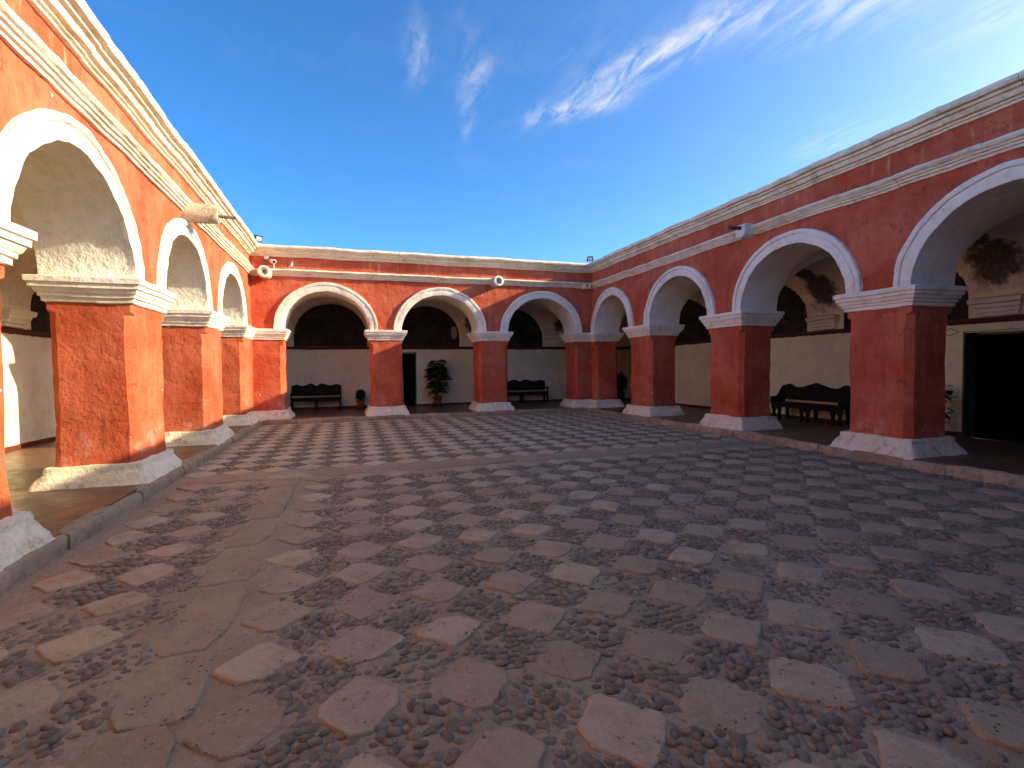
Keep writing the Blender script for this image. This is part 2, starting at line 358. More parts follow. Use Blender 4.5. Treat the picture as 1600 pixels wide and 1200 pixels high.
def wing(label, mp, org, piers, umin, umax, G, zo, vault_u, doors=(), inner_u=None, stains=(), corner=None, kerb_u=None, mural_pick=None, wall_u=None, red_end=False):
    """mp(u, w, z): u along the facade, w out into the court (0 at the wall face)."""
    root = empty('arcade_wing', org); tag(root, label, 'arcade', 'arcaded wings round the courtyard')
    opens = [(piers[i][1], piers[i + 1][0]) for i in range(len(piers) - 1)]
    wu0, wu1 = wall_u or (umin, umax)
    def arch_z(u):
        for a, b in opens:
            if a <= u <= b:
                q = (u - (a + b) / 2) / ((b - a) / 2); return ZC + RISE * math.sqrt(max(0, 1 - q * q))
        return ZC - .05
    # --- piers with capital and plinth
    for (a, b) in piers:
        rings = []
        for z in [.30, .42, .5, .62, .75, .9, 1.05, 1.2, 1.35, 1.5, 1.65, 1.8, 1.95, 2.1, 2.25, 2.36, 2.42, 2.46, 2.52, 2.62]:
            fl = .014 * max(0, (0.65 - z) / .3)
            c = .095 if z < 2.40 else (.095 if z < 2.43 else (.02 if z < 2.47 else .012))
            rings.append((rect_ring(a, b, -.93, 0, fl, c, 7), z))
        for zs in (rng.uniform(.93, 1.03), rng.uniform(2.05, 2.2)):     # bed joints showing through the plaster
            for dz, q in ((-.014, 0), (0, -rng.uniform(.0015, .004)), (.014, 0)): rings.append((rect_ring(a, b, -.93, 0, q, .095, 7), zs + dz))
        rings.sort(key=lambda r_: r_[1])
        vs_, fs = ring_stack(mp, rings, 1.25)
        pr = sharpen(obj('pier', vs_, fs, M['red'], root), 38)
        vs_, fs = ring_stack(mp, [(rect_ring(a, b, -.93, 0, p, .004, 8), z + zo) for p, z in CAP], .75)
        sharpen(obj('capital', vs_, fs, M['white'], pr), 35)
        def rough(P): return P + noise.noise_vector(P * 3.1 + Vector((4, 1, 8))) * .022 + noise.noise_vector(P * 11) * .009
        vs_, fs = ring_stack(mp, [(rect_ring(a, b, -.93, 0, p, .03, 9), z) for p, z in PLI], 1.2, rough)
        sharpen(obj('plinth', vs_, fs, M['plinth'], pr), 50)
    # --- wall above the imposts: front red, back lime
    us = []
    edges = [wu0] + [e for o_ in opens for e in o_] + [wu1]
    for i in range(len(edges) - 1):
        a, b = edges[i], edges[i + 1]
        if i % 2 == 0:
            n = max(1, int((b - a) / .16)); us += [(a + (b - a) * k / n, ZC - .05) for k in range(n + 1)]
        else:
            n = 40
            for k in range(n + 1):
                t = math.pi * k / n; us.append(((a + b) / 2 - (b - a) / 2 * math.cos(t), ZC + RISE * math.sin(t)))
    NR = 15; vs_, fs, mi = [], [], []
    for side, w in ((0, 0.0), (1, -TH)):
        base = len(vs_)
        for u, zb in us:
            for k in range(NR + 1): vs_.append(disp(mp(u, w, zb + (ZT - zb) * k / NR), 1.25))
        for i in range(len(us) - 1):
            if abs(us[i][0] - us[i + 1][0]) < 1e-6: continue
            for k in range(NR):
                fs.append((base + i * (NR + 1) + k, base + (i + 1) * (NR + 1) + k, base + (i + 1) * (NR + 1) + k + 1, base + i * (NR + 1) + k + 1)); mi.append(side)
    half = len(us) * (NR + 1)
    for i in range(len(us) - 1):
        if abs(us[i][0] - us[i + 1][0]) < 1e-6: continue
        a = i * (NR + 1) + NR; b = (i + 1) * (NR + 1) + NR
        fs.append((a, b, half + b, half + a)); mi.append(1)
        if us[i][1] < ZC and us[i + 1][1] < ZC:
            a -= NR; b -= NR; fs.append((a, b, half + b, half + a)); mi.append(1)
    wl_ = obj('wall', vs_, fs, None, root, None, False, [M['red'], M['vault']], mi); sharpen(wl_, 45)
    # --- soffits and archivolts
    for a, b in opens:
        c, hw = (a + b) / 2, (b - a) / 2; n = 40; nd = 12
        vs_ = [disp(mp(c - hw * math.cos(math.pi * k / n), -TH * j / nd, ZC + RISE * math.sin(math.pi * k / n)), 1.25) for k in range(n + 1) for j in range(nd + 1)]
        fs = [(k * (nd + 1) + j, (k + 1) * (nd + 1) + j, (k + 1) * (nd + 1) + j + 1, k * (nd + 1) + j + 1) for k in range(n) for j in range(nd)]
        obj('arch_soffit', vs_, fs, M['soffit'], root, None, True)
        n = 64; vs_ = []; m_ = len(ARV)
        for k in range(n + 1):
            t = math.pi * k / n
            for r_, w in ARV:
                vs_.append(disp(mp(c - (hw + r_) * math.cos(t), w, ZC + zo - .006 + (RISE + r_) * math.sin(t)), 1.35))
        fs = [(k * m_ + j, (k + 1) * m_ + j, (k + 1) * m_ + j + 1, k * m_ + j + 1) for k in range(n) for j in range(m_ - 1)]
        sharpen(obj('archivolt', vs_, fs, M['white'], root), 35)
    # --- the two string courses, stone by stone
    for prof, nm, lo, hi in ((LC, 'string_course_stone', .9, 1.5), (UC, 'cornice_stone', .8, 1.35)):
        u = umin
        while u < umax - .05:
            ln = rng.uniform(lo, hi)
            if umax - u - ln < .5: ln = umax - u
            du, dz, g = rng.uniform(-.006, .006), rng.uniform(-.005, .005), .003
            n = max(2, int(ln / .13)); vs_ = []; m_ = len(prof)
            for k in range(n + 1):
                uu = u + g + (ln - 2 * g) * k / n
                for j, (w, z) in enumerate(prof):
                    P = disp(mp(uu, w + (du if j > 0 else 0), z + dz + zo), .8)
                    if z > 5.3 or (nm[0] == 's' and z > 4.62): P += noise.noise_vector(P * 9) * .010
                    vs_.append(P)
            fs = [(k * m_ + j, (k + 1) * m_ + j, (k + 1) * m_ + j + 1, k * m_ + j + 1) for k in range(n) for j in range(m_ - 1)]
            fs += [tuple(range(m_)), tuple(n * m_ + j for j in range(m_))]
            sharpen(obj(nm, vs_, fs, M['cornice'], root), 30)
            u += ln
    # --- gallery: floor, kerb stones
    iu0, iu1 = inner_u
    ku0, ku1 = kerb_u
    nb = MB(); nb.add([mp(iu0, .16, ZF + zo), mp(iu1, .16, ZF + zo), mp(iu1, -G - .02, ZF + zo), mp(iu0, -G - .02, ZF + zo),
                       mp(iu0, .16, -.05), mp(iu1, .16, -.05), mp(iu1, -G - .02, -.05), mp(iu0, -G - .02, -.05)],
                      [(0, 1, 2, 3), (4, 5, 6, 7), (0, 1, 5, 4), (1, 2, 6, 5), (2, 3, 7, 6), (3, 0, 4, 7)])
    nb.build('gallery_floor', M['floor'], root)
    u = ku0
    while u < ku1 - .05:
        ln = rng.uniform(.55, 1.1)
        if ku1 - u - ln < .3: ln = ku1 - u
        du, dz = rng.uniform(-.012, .012), rng.uniform(-.012, .006); n = max(2, int(ln / .12)); vs_ = []
        prof = [(.10, -.04), (.245, -.04), (.25, .06), (.243, .125), (.22, .148), (.10, .156)]
        for k in range(n + 1):
            e = 1 - .5 * (k in (0, n)); uu = u + .005 + (ln - .01) * k / n
            for w, z in prof:
                P = disp(mp(uu, w + du - (.012 if e < 1 and w > .2 else 0), z + dz + zo - (.01 if e < 1 and z > .1 else 0)), .9)
                vs_.append(P + noise.noise_vector(P * 6) * .009)
        fs = [(k * 6 + j, (k + 1) * 6 + j, (k + 1) * 6 + (j + 1) % 6, k * 6 + (j + 1) % 6) for k in range(n) for j in range(6)]
        fs += [tuple(range(6)), tuple(n * 6 + j for j in range(6))]
        sharpen(obj('kerb_stone', vs_, fs, M['kerb'], root), 45); u += ln
    # --- inner wall with its doorways
    segs = []; u = iu0; ZL = 2.44
    for d0, d1, dz_ in sorted(doors):
        segs.append((u, d0, ZF, ZT)); segs.append((d0, d1, dz_, ZT)); u = d1
    segs.append((u, iu1, ZF, ZT)); nb = MB(); sk = MB(); lg = MB()
    for a, b, z0, z1 in segs:
        nu, nz = max(1, int((b - a) / .25)), max(2, int((z1 - z0) / .25))
        vs_ = [disp(mp(a + (b - a) * i / nu, -G, z0 - (.05 if z0 < .2 else 0) + (z1 - z0) * k / nz), .9) for i in range(nu + 1) for k in range(nz + 1)]
        nb.add(vs_, [(i * (nz + 1) + k, (i + 1) * (nz + 1) + k, (i + 1) * (nz + 1) + k + 1, i * (nz + 1) + k + 1) for i in range(nu) for k in range(nz)])
        vs_ = [mp(u_, w, z) for u_ in (a, b) for w, z in ((-G, z0 - .05), (-G - .35, z0 - .05), (-G - .35, z1), (-G, z1))]
        nb.add(vs_, [(0, 1, 5, 4), (1, 2, 6, 5), (2, 3, 7, 6), (0, 1, 2, 3), (4, 5, 6, 7)])
        if z0 < .2 and b - a > .05:
            n = max(2, int((b - a) / .2)); vs_ = []
            for i in range(n + 1):
                for w, z in ((-.05, ZF - .02), (.022, ZF - .02), (.02, ZF + .085), (-.05, ZF + .09)): vs_.append(disp(mp(a + (b - a) * i / n, -G + w, z), .6))
            sk.add(vs_, [(i * 4 + j, (i + 1) * 4 + j, (i + 1) * 4 + (j + 1) % 4, i * 4 + (j + 1) % 4) for i in range(n) for j in range(4)])
    nb.build('gallery_wall', M['cream' if mp is mapR else 'inner'], root); sk.build('skirting', M['skirt'], root)
    n = max(2, int((iu1 - iu0) / .12)); vs_ = []
    for i in range(n + 1):
        for w, z in ((-.05, ZL - .035), (.02, ZL - .03 + rng.uniform(-.012, .008)), (.055, ZL + .01), (.075, ZL + .04), (.07, ZL + .075), (-.05, ZL + .08)): vs_.append(disp(mp(iu0 + (iu1 - iu0) * i / n, -G + w, z), .6))
    obj('ledge', vs_, [(i * 6 + j, (i + 1) * 6 + j, (i + 1) * 6 + (j + 1) % 6, i * 6 + (j + 1) % 6) for i in range(n) for j in range(6)], M['ledge'], root)
    for d0, d1, dz_ in doors:
        fr = MB(); t = .012
        for a, b, z0, z1 in ((d0 - t, d0 + .02, ZF - .02, dz_ + .02), (d1 - .02, d1 + t, ZF - .02, dz_ + .02), (d0 - t, d1 + t, dz_ + .021, dz_ + .03)):
            vs_ = [disp(mp(u_, w, z), .7) for z in (z0, z1) for w in (-G + .012, -G - .33) for u_ in (a, b)]
            fr.add(vs_, [(0, 1, 3, 2), (4, 5, 7, 6), (0, 1, 5, 4), (2, 3, 7, 6), (0, 2, 6, 4), (1, 3, 7, 5)])
        dw = fr.build('doorway', M['frame'], root)
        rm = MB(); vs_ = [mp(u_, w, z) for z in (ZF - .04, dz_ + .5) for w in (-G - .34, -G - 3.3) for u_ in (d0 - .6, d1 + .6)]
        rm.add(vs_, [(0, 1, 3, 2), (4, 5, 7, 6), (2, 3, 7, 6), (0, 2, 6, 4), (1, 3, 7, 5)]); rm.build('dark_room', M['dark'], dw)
    # --- lunette murals and corbels
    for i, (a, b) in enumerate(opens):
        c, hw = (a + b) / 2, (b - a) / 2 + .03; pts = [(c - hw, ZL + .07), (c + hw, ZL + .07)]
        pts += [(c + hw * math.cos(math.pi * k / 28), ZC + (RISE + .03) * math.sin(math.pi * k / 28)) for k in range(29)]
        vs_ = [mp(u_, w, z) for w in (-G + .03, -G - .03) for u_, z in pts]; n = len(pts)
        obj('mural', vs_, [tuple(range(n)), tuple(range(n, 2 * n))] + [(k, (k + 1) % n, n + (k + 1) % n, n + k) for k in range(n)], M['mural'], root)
    for a, b in piers:
        if a < iu0 + .3 or b > iu1 - .3: continue
        cp_ = [(.02, 2.53), (.05, 2.54), (.055, 2.60), (.09, 2.61), (.10, 2.68), (.14, 2.70), (.15, 2.76), (.20, 2.78), (.21, 2.86), (.10, 2.90)]
        cc = (a + b) / 2; rings = [([(cc - p * .7 - .27, -G - .05), (cc + p * .7 + .27, -G - .05), (cc + p * .7 + .27, -G + p), (cc, -G + p), (cc - p * .7 - .27, -G + p)], z) for p, z in cp_]
        vs_, fs = ring_stack(mp, rings, .8); obj('corbel', vs_, fs, M['inner'], root)
    # --- groin vault over the gallery and the roof
    w0, w1 = -TH + .015, -G - .01; d = w0 - w1; v0, v1 = vault_u
    def hv(w): q = (w - (w0 + w1) / 2) / (d / 2); return RISE * 1.04 * math.sqrt(max(0, 1 - q * q))
    ext = corner or (v0, v1)
    nu, nv = int((ext[1] - ext[0]) / .07), int(d / .07); vs_ = []; st = []
    for i in range(nu + 1):
        u_ = ext[0] + (ext[1] - ext[0]) * i / nu
        hu = 0
        for a, b in opens:
            q = (u_ - (a + b) / 2) / ((b - a) / 2 + .02)
            if abs(q) < 1: hu = (RISE + .02) * math.sqrt(1 - q * q)
        if corner:
            for (e0, e1) in ((corner[0], v0), (v1, corner[1])):
                if e0 < u_ < e1:
                    q = (u_ - (e0 + e1) / 2) / ((e1 - e0) / 2); hu = max(hu, RISE * 1.04 * math.sqrt(max(0, 1 - q * q)))
        for k in range(nv + 1):
            w = w0 - d * k / nv; z = ZC + .012 + max(hu, hv(w))
            P = disp(mp(u_, w, z), 1.3); vs_.append(P)
            s = 0
            for su, sw, sz, sr in stains:
                D_ = math.sqrt((u_ - su) ** 2 + (w - sw) ** 2 + (z - sz) ** 2) / sr; s = max(s, 1 - D_)
            st.append(s)
    vo = obj('vault', vs_, [(i * (nv + 1) + k, (i + 1) * (nv + 1) + k, (i + 1) * (nv + 1) + k + 1, i * (nv + 1) + k + 1) for i in range(nu) for k in range(nv)], M['vault'], root, None, True)
    at = vo.data.attributes.new('stain', 'FLOAT', 'POINT'); at.data.foreach_set('value', st)
    e0, e1 = (corner or (wu0, wu1)); nb = MB(); rz0, rz1 = ZT - .06 + zo, ZT + .035 + zo
    vs_ = [mp(u_, w, z) for z in (rz0, rz1) for w in (-.22, -G - .4) for u_ in (e0, e1)]
    nb.add(vs_, [(0, 1, 3, 2), (4, 5, 7, 6), (0, 1, 5, 4), (2, 3, 7, 6), (0, 2, 6, 4), (1, 3, 7, 5)]); nb.build('roof', M['roof'], root)
    return root

mapL = lambda u, w, z: Vector((XL + w, u, z))
mapB = lambda u, w, z: Vector((u, YB - w, z))
mapR = lambda u, w, z: Vector((XR - w, u, z))
mapF = lambda u, w, z: Vector((u, YF + w, z))
PL = [(YF - .9, YF + .55), (0.42, 1.62), (4.22, 5.42), (8.04, 9.25), (11.74, 13.03), (15.43, 17.74)]
PB = [(-3.0, -1.90), (.65, 1.68), (4.27, 5.30), (7.90, 8.80)]
PR = [(YF - .9, -.5), (2.05, 3.15), (5.70, 6.79), (9.35, 10.48), (13.01, 14.18), (16.50, 17.72)]
PF = [(-3.0, -1.9), (.65, 1.68), (4.27, 5.30), (7.90, 8.80)]
IL, IB, IR, IF = XL - GL, YB + GB, XR + GR, YF - 3.3
wing('sunlit red arcade wing with white arches along the left side', mapL, (XL, 5, 0), PL, YF - .1, YB + .1, GL, 0.0, (YF - .9, YB + TH),
     inner_u=(YF - 3.3, IB), kerb_u=(YF + .25, YB - .25), wall_u=(YF - TH, YB + TH - .003),
     stains=[(10.0, -GL + .5, 3.6, .35)])
wing('red arcade wing closing the far end, half crossed by a slanting shadow', mapB, (2.9, YB, 0), PB, XL - .1, XR + .1, GB, 0.004, (XL - TH, XR + TH),
     doors=((1.50, 2.53, 2.28),), inner_u=(IL - .01, IR + .01), corner=(IL, IR), kerb_u=(XL + .25, XR - .25), wall_u=(XL - .25, XR + .25),
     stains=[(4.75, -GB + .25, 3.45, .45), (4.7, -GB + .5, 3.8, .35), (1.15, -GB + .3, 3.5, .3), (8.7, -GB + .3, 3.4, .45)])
wing('shaded red arcade wing with grey-white arches along the right side', mapR, (XR, 5, 0), PR, YF - .1, YB + .1, GR, -0.004, (YF - .9, YB + TH),
     doors=((4.5, 6.82, 2.24),), inner_u=(YF - 3.3, IB), kerb_u=(YF + .25, YB - .25), wall_u=(YF - TH, YB + TH - .006),
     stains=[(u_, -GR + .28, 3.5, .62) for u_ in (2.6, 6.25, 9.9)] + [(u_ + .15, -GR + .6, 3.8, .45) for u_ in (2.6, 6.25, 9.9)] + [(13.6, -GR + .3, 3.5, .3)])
wing('red arcade wing behind the viewer, out of the picture', mapF, (2.9, YF, 0), PF, XL - .1, XR + .1, 3.3, 0.006, (XL - TH, XR + TH),
     inner_u=(IL - .012, IR + .012), corner=(IL, IR), kerb_u=(XL + .25, XR - .25), wall_u=(XL - .25, XR + .25))

# ------------------------------------------------------------------ ground
g = MB(); g.add([(-250, -250, -.06), (250, -250, -.06), (250, 250, -.06), (-250, 250, -.06)], [(0, 1, 2, 3)])
tag(g.build('ground', M['earth']), None, None, None, 'structure')
def hg(x, y):
    return .016 * noise.noise(Vector((x * .45, y * .45, 3))) + .008 * noise.noise(Vector((x * 1.7, y * 1.7, 9)))
ys = [YF - .1]
while ys[-1] < 16.75: ys.append(ys[-1] + (.032 if .9 < ys[-1] < 5 else (.07 if .5 < ys[-1] < 9 else .22)))
xs = []; x = XL - .02
while x < XR: xs.append(x); x += .045
xs.append(XR + .02); vs_ = []
for y in ys:
    for x in xs:
        vs_.append((x, y, hg(x, y) - .004 + (.010 * noise.noise(Vector((x * 7, y * 7, 1))) + .009 * noise.noise(Vector((x * 17, y * 17, 5))) if .5 < y < 9 else 0)))
nx = len(xs)
def dip(x, y):                                   # the pebble squares are bedded a little lower
    if y > 8.2: return 0
    fx, fy = (x - .035 - y * .012 + .03) / .553, (y - 2.54 + x * .012) / .553
    d = abs(fx - math.floor(fx) - .5) + abs(fy - math.floor(fy) - .5)
    if -1.28 < x < -.62: return 0
    return .007 * min(1, max(0, (.5 - d) / .12))
vs_ = [(a, b, c - dip(a, b)) if .5 < b < 8.2 else (a, b, c) for a, b, c in vs_]
court = obj('courtyard_paving', vs_, [(i * nx + j, i * nx + j + 1, (i + 1) * nx + j + 1, (i + 1) * nx + j) for i in range(len(ys) - 1) for j in range(nx - 1)], M['mortar'], None, (2.9, 5, 0), True)
tag(court, 'worn courtyard paving of pink slabs and dark pebble squares', None, None, 'structure')

def slab_geo(seed, hx, hy, rot45=True, n_side=8):
    r = random.Random(seed); pts = []
    base = [(hx, 0), (0, hy), (-hx, 0), (0, -hy)] if rot45 else [(-hx, -hy), (hx, -hy), (hx, hy), (-hx, hy)]
    base = [(a + r.uniform(-.022, .022), b + r.uniform(-.022, .022)) for a, b in base]
    rd = [r.choice((.08, .18, .3, .42, .55)) * r.uniform(.7, 1.1) for _ in range(4)]; ph = r.uniform(0, 6)
    for i in range(4):
        A, B = base[i], base[(i + 1) % 4]; t0, t1 = rd[i] * .5, 1 - rd[(i + 1) % 4] * .5
        for k in range(n_side):
            t = t0 + (t1 - t0) * k / (n_side - 1)
            j = r.uniform(-.007, .007) + .004 * math.sin(ph + i * 2 + t * 7)
            nx_, ny_ = B[1] - A[1], A[0] - B[0]; ll = math.hypot(nx_, ny_)
            pts.append((A[0] + (B[0] - A[0]) * t + nx_ / ll * j, A[1] + (B[1] - A[1]) * t + ny_ / ll * j))
    n = len(pts); vs_, fs = [], []; h = r.uniform(.005, .014); tx, ty = r.uniform(-.012, .012), r.uniform(-.012, .012)
    for sc, z in ((1.01, -.03), (1.0, h * .15 - .003), (.975, h * .7), (.94, h * .95), (.80, h), (.4, h + .002)):
        for k, (a, b) in enumerate(pts):
            wob = 1 + (.012 * math.sin(k * 2.3 + seed) if sc < .99 else 0)
            zz = z + (tx * a + ty * b if z > 0 else 0) + (r.uniform(-.0022, .0022) if z > 0 else 0)
            vs_.append((a * sc * wob, b * sc * wob, zz))
    for i in range(5):
        for j in range(n): fs.append((i * n + j, i * n + (j + 1) % n, (i + 1) * n + (j + 1) % n, (i + 1) * n + j))
    fs.append(tuple(5 * n + j for j in range(n)))
    return vs_, fs
spots = []                                       # (x, y, kind, rot)
cells = []                                       # pebble squares (x, y, half diagonals)
D1, D2x, D2y = .553, .540, .600
def clear(x, y, m_): return XL + .27 + m_ < x < XR - .27 - m_ and y < YB - .27 - m_
for i in range(-8, 18):                          # near panel
    for j in range(-5, 14):
        a = .012
        bx, by = i * D1, j * D1
        x, y = .035 + bx + by * a + rng.uniform(-.016, .016), 2.54 + by - bx * a + rng.uniform(-.016, .016)
        ok = y < 8.12 and (x > -.55 or x < -1.36)
        if ok and clear(x, y, .2): spots.append((x, y, 'n', rng.randrange(4)))
        x, y = .035 + bx + by * a + D1 / 2, 2.54 + by - bx * a + D1 / 2
        if y < 8.2 and (x > -.62 or x < -1.28) and clear(x, y, .17): cells.append((x, y, D1 / 2, D1 / 2))
for i in range(-8, 18):                          # far panel
    for j in range(0, 14):
        x, y = .415 + i * D2x, 9.05 + j * D2y
        if clear(x, y, .2): spots.append((x + rng.uniform(-.01, .01), y + rng.uniform(-.01, .01), 'f', rng.choice((0, 2))))
        x += D2x / 2; y += D2y / 2
        if clear(x, y, .18): cells.append((x, y, D2x / 2, D2y / 2))
y = -.4
while y < 8.1:                                   # drain strip running away from the viewer
    l_ = rng.uniform(.55, 1.0); spots.append((-.95, y + l_ / 2, ('s', l_), 0)); y += l_ + .012
x = -2.3
while x < 7.9:                                   # cross strip between the two panels
    l_ = rng.uniform(.5, .9); spots.append((x + l_ / 2, 8.46 + rng.uniform(-.02, .02), ('c', l_), 0)); x += l_ + .015
var = {}
def get_var(kind, r):
    if isinstance(kind, tuple):
        key = (kind[0], round(kind[1], 3))
        if key not in var: var[key] = slab_geo(int(kind[1] * 9999), .185, kind[1] / 2, False, 8) if kind[0] == 's' else slab_geo(int(kind[1] * 7777), kind[1] / 2, .17, False, 8)
        return key
    key = (kind, r.randrange(14))
    if key not in var:
        s = rng.uniform(.76, .97)
        var[key] = slab_geo(hash(key[1]) * 31 + (5 if kind == 'f' else 0), *(((D1 / 2) * s, (D1 / 2) * s) if kind == 'n' else ((D2x / 2) * .93, (D2y / 2) * .93)))
    return key
vmesh = {}
rank = sorted(spots, key=lambda s: -(in_view((s[0], s[1], 0)) or -s[1] / 100))
rest = MB()
for i, (x, y, kind, q) in enumerate(rank):
    key = get_var(kind, rng); vs_, fs = var[key]
    z = hg(x, y) + rng.uniform(-.004, .005); ang = q * math.pi / 2
    if i < 300:
        if key not in vmesh:
            me = bpy.data.meshes.new('slab'); me.from_pydata(vs_, [], fs); me.materials.append(M['slab_far' if kind == 'f' else ('slab' if kind == 'n' else 'strip')]); me.update()
            me.polygons.foreach_set('use_smooth', [True] * len(me.polygons)); me.set_sharp_from_angle(angle=R(62)); vmesh[key] = me
        o = place('slab', vmesh[key], court, (x, y, z)); o.rotation_euler.z = ang
    else:
        c_, s_ = math.cos(ang), math.sin(ang); rest.add([(x + a * c_ - b * s_, y + a * s_ + b * c_, z + h_) for a, b, h_ in vs_], fs)
if rest.v: tag(rest.build('far_slabs', M['slab_far'], court, (2.9, 12, 0)), None, None, None, 'stuff')

def pebble_geo(seed, n=8, rows=3):
    r = random.Random(seed); a, b, c = 1.0, r.uniform(.55, .85), r.uniform(.40, .62); vs_, fs = [], []
    sq = r.uniform(.75, 1.0)
    for k in range(rows):
        t = [-.35, .35, .95][k] if rows == 3 else [-.2, .7][k]
        rr = math.cos(t)
        for j in range(n):
            p = 2 * math.pi * j / n; w = 1 + r.uniform(-.09, .09)
            vs_.append((a * rr * math.copysign(abs(math.cos(p)) ** sq, math.cos(p)) * w, b * rr * math.copysign(abs(math.sin(p)) ** sq, math.sin(p)) * w, c * math.sin(t)))
    vs_.append((r.uniform(-.1, .1), r.uniform(-.1, .1), c))
    for k in range(rows - 1):
        for j in range(n): fs.append((k * n + j, k * n + (j + 1) % n, (k + 1) * n + (j + 1) % n, (k + 1) * n + j))
    for j in range(n): fs.append(((rows - 1) * n + j, (rows - 1) * n + (j + 1) % n, rows * n))
    return vs_, fs
near_v = [pebble_geo(k) for k in range(12)]; far_v = [pebble_geo(k, 6, 2) for k in range(8)]
pm = []
for v in near_v:
    me = bpy.data.meshes.new('pebble'); me.from_pydata([Vector(q) for q in v[0]], [], v[1]); me.materials.append(M['pebble'])
    me.polygons.foreach_set('use_smooth', [True] * len(me.polygons)); me.update(); pm.append(me)
peb = []
for cx, cyy, hx, hy in cells:
    vis = in_view((cx, cyy, 0), 120)
    if vis is None: continue
    near = cyy < 8.4; sp_ = .062 if near else .066; sunk = rng.uniform(-.001, .007) if near else .008
    row = 0; b = -hy
    orient = rng.uniform(0, math.pi)
    while b < hy * 1.06:
        a = -hx + (sp_ / 2 if row % 2 else 0)
        while a < hx:
            xx, yy = a + rng.uniform(-.016, .016), b + rng.uniform(-.014, .014)
            if abs(xx) / hx + abs(yy) / hy < (1.06 if near else .97) and rng.random() < (.90 if near else .97):
                s = rng.uniform(.027, .050) * (1.25 if rng.random() < .12 else 1)
                peb.append((cx + xx, cyy + yy, s, sunk, orient + rng.gauss(0, .6), near))
            a += sp_
        b += sp_ * .82; row += 1
peb.sort(key=lambda p: -((in_view((p[0], p[1], 0), 0) or 0) * p[2]))
bulk_v, bulk_f = [], []
for i, (x, y, s, sunk, ang, near) in enumerate(peb):
    k = rng.randrange(12 if near else 8); z = hg(x, y) + sunk + rng.uniform(-.003, .006) - (near_v if near else far_v)[k][0][-1][2] * s * .95
    if i < 300:
        o = place('pebble', pm[k], court, (x, y, z)); o.scale = (s, s, s * .95); o.rotation_euler = (rng.gauss(0, .12), rng.gauss(0, .12), ang)
    else:
        v, f = (near_v if near else far_v)[k]; b = len(bulk_v); c_, s_ = math.cos(ang) * s, math.sin(ang) * s
        bulk_v += [(x + p[0] * c_ - p[1] * s_ - 2.9, y + p[0] * s_ + p[1] * c_ - 6, z + p[2] * s * .95) for p in v]
        bulk_f += [tuple(q + b for q in t) for t in f]
me = bpy.data.meshes.new('pebble_field'); me.from_pydata(bulk_v, [], bulk_f); me.materials.append(M['pebble'])
me.polygons.foreach_set('use_smooth', [True] * len(me.polygons)); me.update()
tag(place('pebble_field', me, court, (2.9, 6, 0)), None, None, None, 'stuff')

